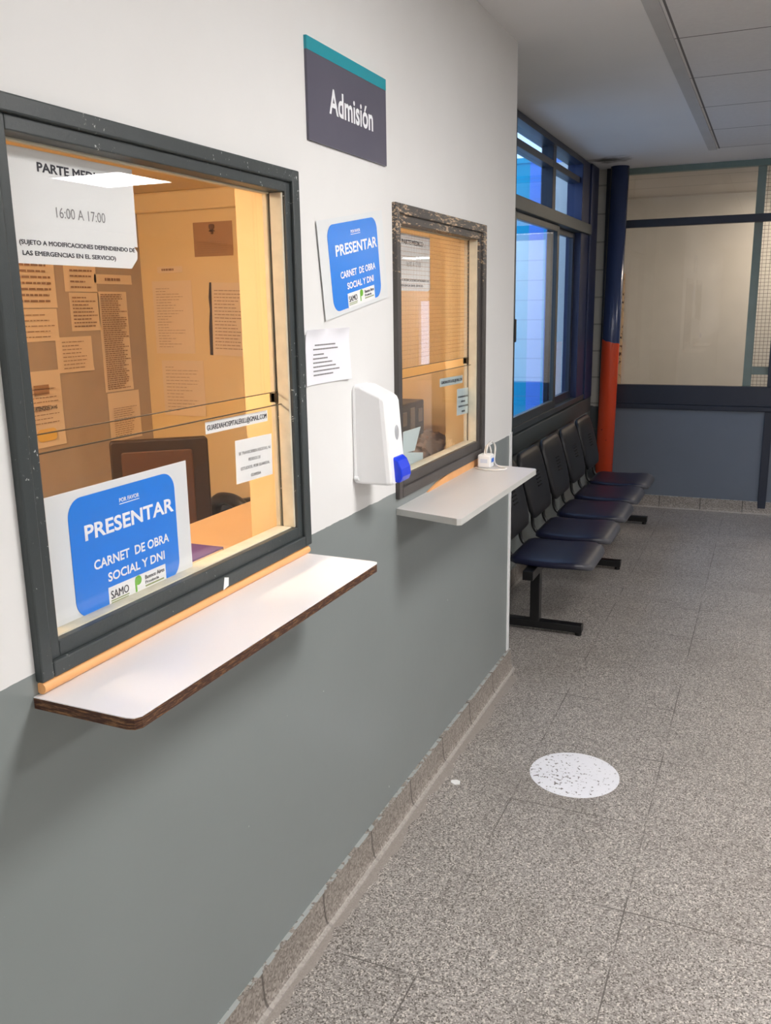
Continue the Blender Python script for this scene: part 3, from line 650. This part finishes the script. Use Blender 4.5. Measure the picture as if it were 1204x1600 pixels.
for k in range(5):
    y = 4.13+.497*k
    off = Vector((0, y, 0))
    if first is None:
        def mk(nm, bm, mat, par, sm=True):
            bmesh.ops.recalc_face_normals(bm, faces=bm.faces); me = bpy.data.meshes.new(nm); bm.to_mesh(me); bm.free(); me.materials.append(mat)
            for p in me.polygons: p.use_smooth = sm
            o = bpy.data.objects.new(nm, me); COL.objects.link(o); o.parent = par; return o
        st = mk('seat', seat_mesh(), SEAT, B); bk = mk('backrest', back_mesh(), BACKM, B)
        bm = NB()
        for i in range(5): box(bm, -.145, -.130, -.035, .035, .60+.018*i, .604+.018*i)
        for v in bm.verts: v.co.x -= (v.co.z-.58)*.27
        sl = mk('vent_slots', bm, paint('slot_shadow', (8,8,9), .9), bk, False)
        parts = [st, bk, sl]; par = {2: 1}
        for sy in (-.12, .12):
            bm = NB(); tube(bm, smoothcurve([(.02,sy,.345),(-.06,sy,.35),(-.115,sy,.365),(-.142,sy,.40),(-.150,sy,.46),(-.165,sy,.56),(-.19,sy,.66)]), .010, 8)
            br = mk('bracket', bm, BLACK, B)
            bm = NB(); cyl(bm, (-.142,sy,.385), (-.128,sy,.389), .007, n=10); bo = mk('bolt', bm, CHROME, br, False)
            par[len(parts)+1] = len(parts); parts += [br, bo]
        first = parts; c = parts
    else:
        c = [o.copy() for o in first]
        for o in c: COL.objects.link(o)
        for i, j in par.items(): c[i].parent = c[j]
    for i, o in enumerate(c):
        if i not in par: o.location = off-Vector((0,5.2,0))

# ------------------------------------------------------------------ office contents
OP = paint('office_paper', (236,214,184), .7, var=.03)
OPG = paint('brown_certificate', (176,136,100), .6)
OINK = paint('faded_ink', (158,124,98), .8)
def wallpaper(label, plane, u0, u1, z0, z1, n, ang=0.0, mat=OP, **kw):
    w, h = u1-u0, z1-z0
    M = planeX(OX+.002, u0, z0, ang) if plane == 'x' else planeY(u0, OY-.002, z0, ang)
    t = thing('pinned_paper', label, 'notice', M.translation, 'papers pinned in the office')
    cx = random.uniform(.002,.006)
    sheet('sheet', M, w, h, mat, t, lambda u, v: cx*max(0,.15-v)*4*u)
    if n: textlines(M, w, h, t, OINK, n, d=.0060, **kw)
    return t
wallpaper('large pinned sheet at the top of the board behind the frame', 'x', 2.56, 2.838, 1.570, 1.76, 7, ragged=.2)
wallpaper('pinned sheet below the topmost sheet near the frame', 'x', 2.58, 2.832, 1.440, 1.566, 5, size=.15)
wallpaper('small pinned heading sheet in the middle of the board top', 'x', 2.890, 3.080, 1.634, 1.74, 4, margin=.15, size=.3)
wallpaper('narrow pinned letter just under the heading sheet', 'x', 2.909, 3.085, 1.474, 1.630, 9, margin=.06, ragged=.5)
wallpaper('thin pinned label strip at the top of the long list', 'x', 3.067, 3.310, 1.668, 1.708, 1, margin=.25)
wallpaper('long narrow pinned staff list on the taupe board', 'x', 3.080, 3.266, 1.205, 1.636, 46, margin=.06, size=.5, top=.02, bottom=.02)
wallpaper('stacked pinned papers in the centre of the board', 'x', 2.808, 3.018, 1.308, 1.452, 8, margin=.14, size=.22)
t = wallpaper('white pinned poster about attention hours in the lower board corner', 'x', 2.612, 2.815, 1.02, 1.325, 0)
M = planeX(OX+.002, 2.612, 1.02)
lettering('lettering', [('ATENCION 24 HS', .045, .165, .150, .165)], M, INK, t, .0062, .02)
textlines(M, .203, .305, t, OINK, 9, top=.2, bottom=.3, size=.18, d=.0060)
bm = NB(); prism(bm, [(.05,.21),(.13,.212),(.13,.25),(.05,.25)], M, .005, .006); obj('picture', bm, OPG, t)
bm = NB(); prism(bm, rrect(.045,.15,.025,.075,.02), M, .005, .006); obj('sketch', bm, paint('yellow_print', (236,196,110), .6), t)
wallpaper('pinned printed page low on the board beside the cream wall', 'x', 3.088, 3.300, .985, 1.200, 14, margin=.12, size=.25, top=.3)
t = wallpaper('brown framed certificate high on the cream wall', 'y', -1.41, -1.209, 1.780, 1.924, 6, mat=OPG, top=.55, ragged=.1, size=.2)
M = planeY(-1.41, OY-.002, 1.780); bm = NB(); prism(bm, rrect(.085,.113,.112,.134,.009), M, .004, .0058); prism(bm, [(.094,.092),(.104,.092),(.106,.113),(.092,.113)], M, .004, .0058); prism(bm, [(.082,.103),(.116,.103),(.110,.110),(.088,.110)], M, .004, .0058); obj('emblem', bm, paint('brown_ink', (112,80,58), .7), t)
wallpaper('tiny typed label strip on the cream wall', 'y', -1.617, -1.481, 1.717, 1.744, 1, margin=.2, size=.4)
wallpaper('tall typed form on the cream wall beside the board', 'y', -1.652, -1.438, 1.360, 1.682, 22, size=.14, ragged=.7)
t = wallpaper('typed form with torn dark spine on the cream wall', 'y', -1.345, -1.16, 1.354, 1.670, 18, math.radians(-2), size=.2)
M = planeY(-1.345, OY-.002, 1.354, math.radians(-2)); bm = NB(); prism(bm, [(-.012,0),(.002,0),(.002,.316),(-.006,.316),(-.012,.25),(-.007,.2),(-.014,.12)], M, .001, .004); obj('spine', bm, paint('dark_brown_card', (66,46,34), .7), t)
wallpaper('lower typed form on the cream wall', 'y', -1.629, -1.40, 1.075, 1.328, 14, size=.12, ragged=.8)
# counter, monitor, chair
DESK = paint('tan_desk_board', (206,172,128), .5, var=.06)
t = thing('office_counter', 'tan wooden counter inside the admission windows', 'counter', (-.3,1.6,0))
bm = NB(); box(bm, -.46, -.147, -.4, 3.37, .955, .985); obj('top', bm, DESK, t, .004)
bm = NB(); box(bm, -.46, -.43, -.4, 3.37, 0, .955); obj('front_board', bm, DESK, t)
t = thing('office_desk', 'low tan desk under the computer monitor in the office', 'desk', (-.8,1.8,0))
bm = NB(); box(bm, -1.12, -.47, 1.2, 2.42, .70, .73); obj('top', bm, DESK, t, .004)
for y in (1.2, 2.39): bm = NB(); box(bm, -1.10, -.49, y, y+.03, 0, .70); obj('side_board', bm, DESK, t)
SCRB = paint('dark_brown_plastic', (42,30,26), .4)
bx = Vector((-.80,2.255,.73)); ax = Vector((.214,.183,0)).normalized(); nx = Vector((ax.y,-ax.x,0))
Mm = Matrix(((ax.x,0,nx.x,bx.x),(ax.y,0,nx.y,bx.y),(0,1,0,bx.z),(0,0,0,1)))
t = thing('computer_monitor', 'dark computer monitor seen from behind in the office', 'monitor', bx)
bm = NB(); prism(bm, rrect(-.15,.15,.06,.43,.012), Mm, 0, .035); obj('housing', bm, SCRB, t, .006)
bm = NB(); prism(bm, rrect(-.118,.10,.09,.395,.01), Mm, .035, .042); obj('rear_panel', bm, paint('brown_panel', (78,52,38), .45), t, .004)
bm = NB(); prism(bm, [(-.03,0),(.03,0),(.025,.12),(-.025,.12)], Mm, .012, .03); prism(bm, rrect(-.09,.09,.0,.012,.004), Mm, -.08, .1); obj('stand', bm, SCRB, t, .003)
t = thing('office_chair', 'black office chair with curved armrest behind the counter', 'chair', (-.95,2.85,0))
bm = NB(); bmesh.ops.create_cube(bm, size=1)
for v in bm.verts: v.co = Vector((-.98+v.co.x*.44, 2.82+v.co.y*.46, .46+v.co.z*.08))
obj('seat', bm, BLACK, t, .03, seg=4)
bm = NB(); prism(bm, rrect(-.19,.19,.0,.33,.08), Matrix(((.45,0,.89,-.82),(.89,0,-.45,2.72),(0,1,0,.54),(0,0,0,1))), 0, .06); obj('backrest', bm, BLACK, t, .02)
bm = NB(); tube(bm, smoothcurve([(-.80,2.56,.50),(-.79,2.53,.78),(-.78,2.51,.87),(-.75,2.49,.915),(-.68,2.465,.925),(-.62,2.45,.90),(-.595,2.445,.85),(-.605,2.45,.78),(-.66,2.50,.66),(-.78,2.60,.50)]), .022, 10); obj('armrest', bm, BLACK, t, smooth=True)
bm = NB(); cyl(bm, (-.98,2.82,.08), (-.98,2.82,.43), .03)
for k in range(5):
    a = 2*math.pi*k/5; tube(bm, [(-.98,2.82,.10),(-.98+.28*math.cos(a),2.82+.28*math.sin(a),.07)], .02, 8); bmesh.ops.create_uvsphere(bm, u_segments=10, v_segments=8, radius=.03, matrix=Matrix.Translation((-.98+.28*math.cos(a),2.82+.28*math.sin(a),.03)))
obj('pedestal', bm, BLACK, t)
t = thing('paper_folder', 'purple folder lying on the office counter', 'folder', (-.27,1.60,.985))
bm = NB(); box(bm, -.33, -.20, 1.47, 1.70, .9855, 1.003); obj('cover', bm, paint('purple_card', (92,62,128), .5), t, .002)
bm = NB(); box(bm, -.325, -.199, 1.475, 1.695, .989, .999); obj('pages', bm, OP, t)
bm = NB(); box(bm, -.20, -.08, 1.50, 1.74, .9855, .989); tag(obj('loose_papers', bm, paint('cream_paper', (244,222,186), .6)), 'pale loose papers on the counter behind the large window', 'paper')
# behind the narrower window
t = thing('computer_tower', 'black computer case on the counter behind the narrower window', 'computer', (-.32,3.05,.985))
bm = NB(); box(bm, -.45, -.27, 2.84, 3.22, .9855, 1.20); obj('case', bm, paint('black_plastic', (26,22,20), .4), t, .006)
SOCK = paint('metal_socket_grey', (120,104,84), .4)
for a, b, c, d in ((-.44,-.40,1.12,1.17),(-.38,-.33,1.11,1.18),(-.31,-.28,1.14,1.18),(-.43,-.34,1.02,1.08)): bm = NB(); box(bm, a, b, 2.834, 2.841, c, d); obj('socket', bm, SOCK, t)
for a, b, c, d in ((2.99,3.03,1.12,1.17),(3.07,3.11,1.10,1.18),(3.15,3.19,1.12,1.17)): bm = NB(); box(bm, -.271, -.265, a, b, c, d); obj('socket', bm, SOCK, t)
t = thing('paper_notice', 'pale folded papers leaning inside the narrower window', 'paper', (-.06,2.58,1.02))
PX6 = Matrix(((0,0,1,-.062),(1,0,0,0),(0,1,0,0),(0,0,0,1)))
bm = NB(); prism(bm, [(2.40,1.040),(2.48,1.037),(2.655,1.040),(2.655,1.088),(2.49,1.114),(2.40,1.12)], PX6, 0, .003); obj('lower_sheet', bm, PALE, t)
bm = NB(); prism(bm, [(2.40,1.118),(2.50,1.112),(2.572,1.107),(2.626,1.176),(2.49,1.178),(2.40,1.172)], PX6, .004, .007); obj('upper_sheet', bm, PALE, t)
bm = NB(); bmesh.ops.create_icosphere(bm, subdivisions=4, radius=1)
from mathutils import noise as mn
for v in bm.verts:
    q = v.co.copy(); k = 1+.25*mn.noise(q*2.2)+.10*math.sin(q.y*16+q.z*9)
    v.co = Vector((-.196+q.x*.045*k, 3.07+q.y*.12*k, max(.9855, 1.035+q.z*.058*k)))
tag(obj('crumpled_bag', bm, paint('grey_brown_bag', (128,108,90), .6), smooth=True), 'crumpled grey bag on the counter behind the narrower window', 'bag')
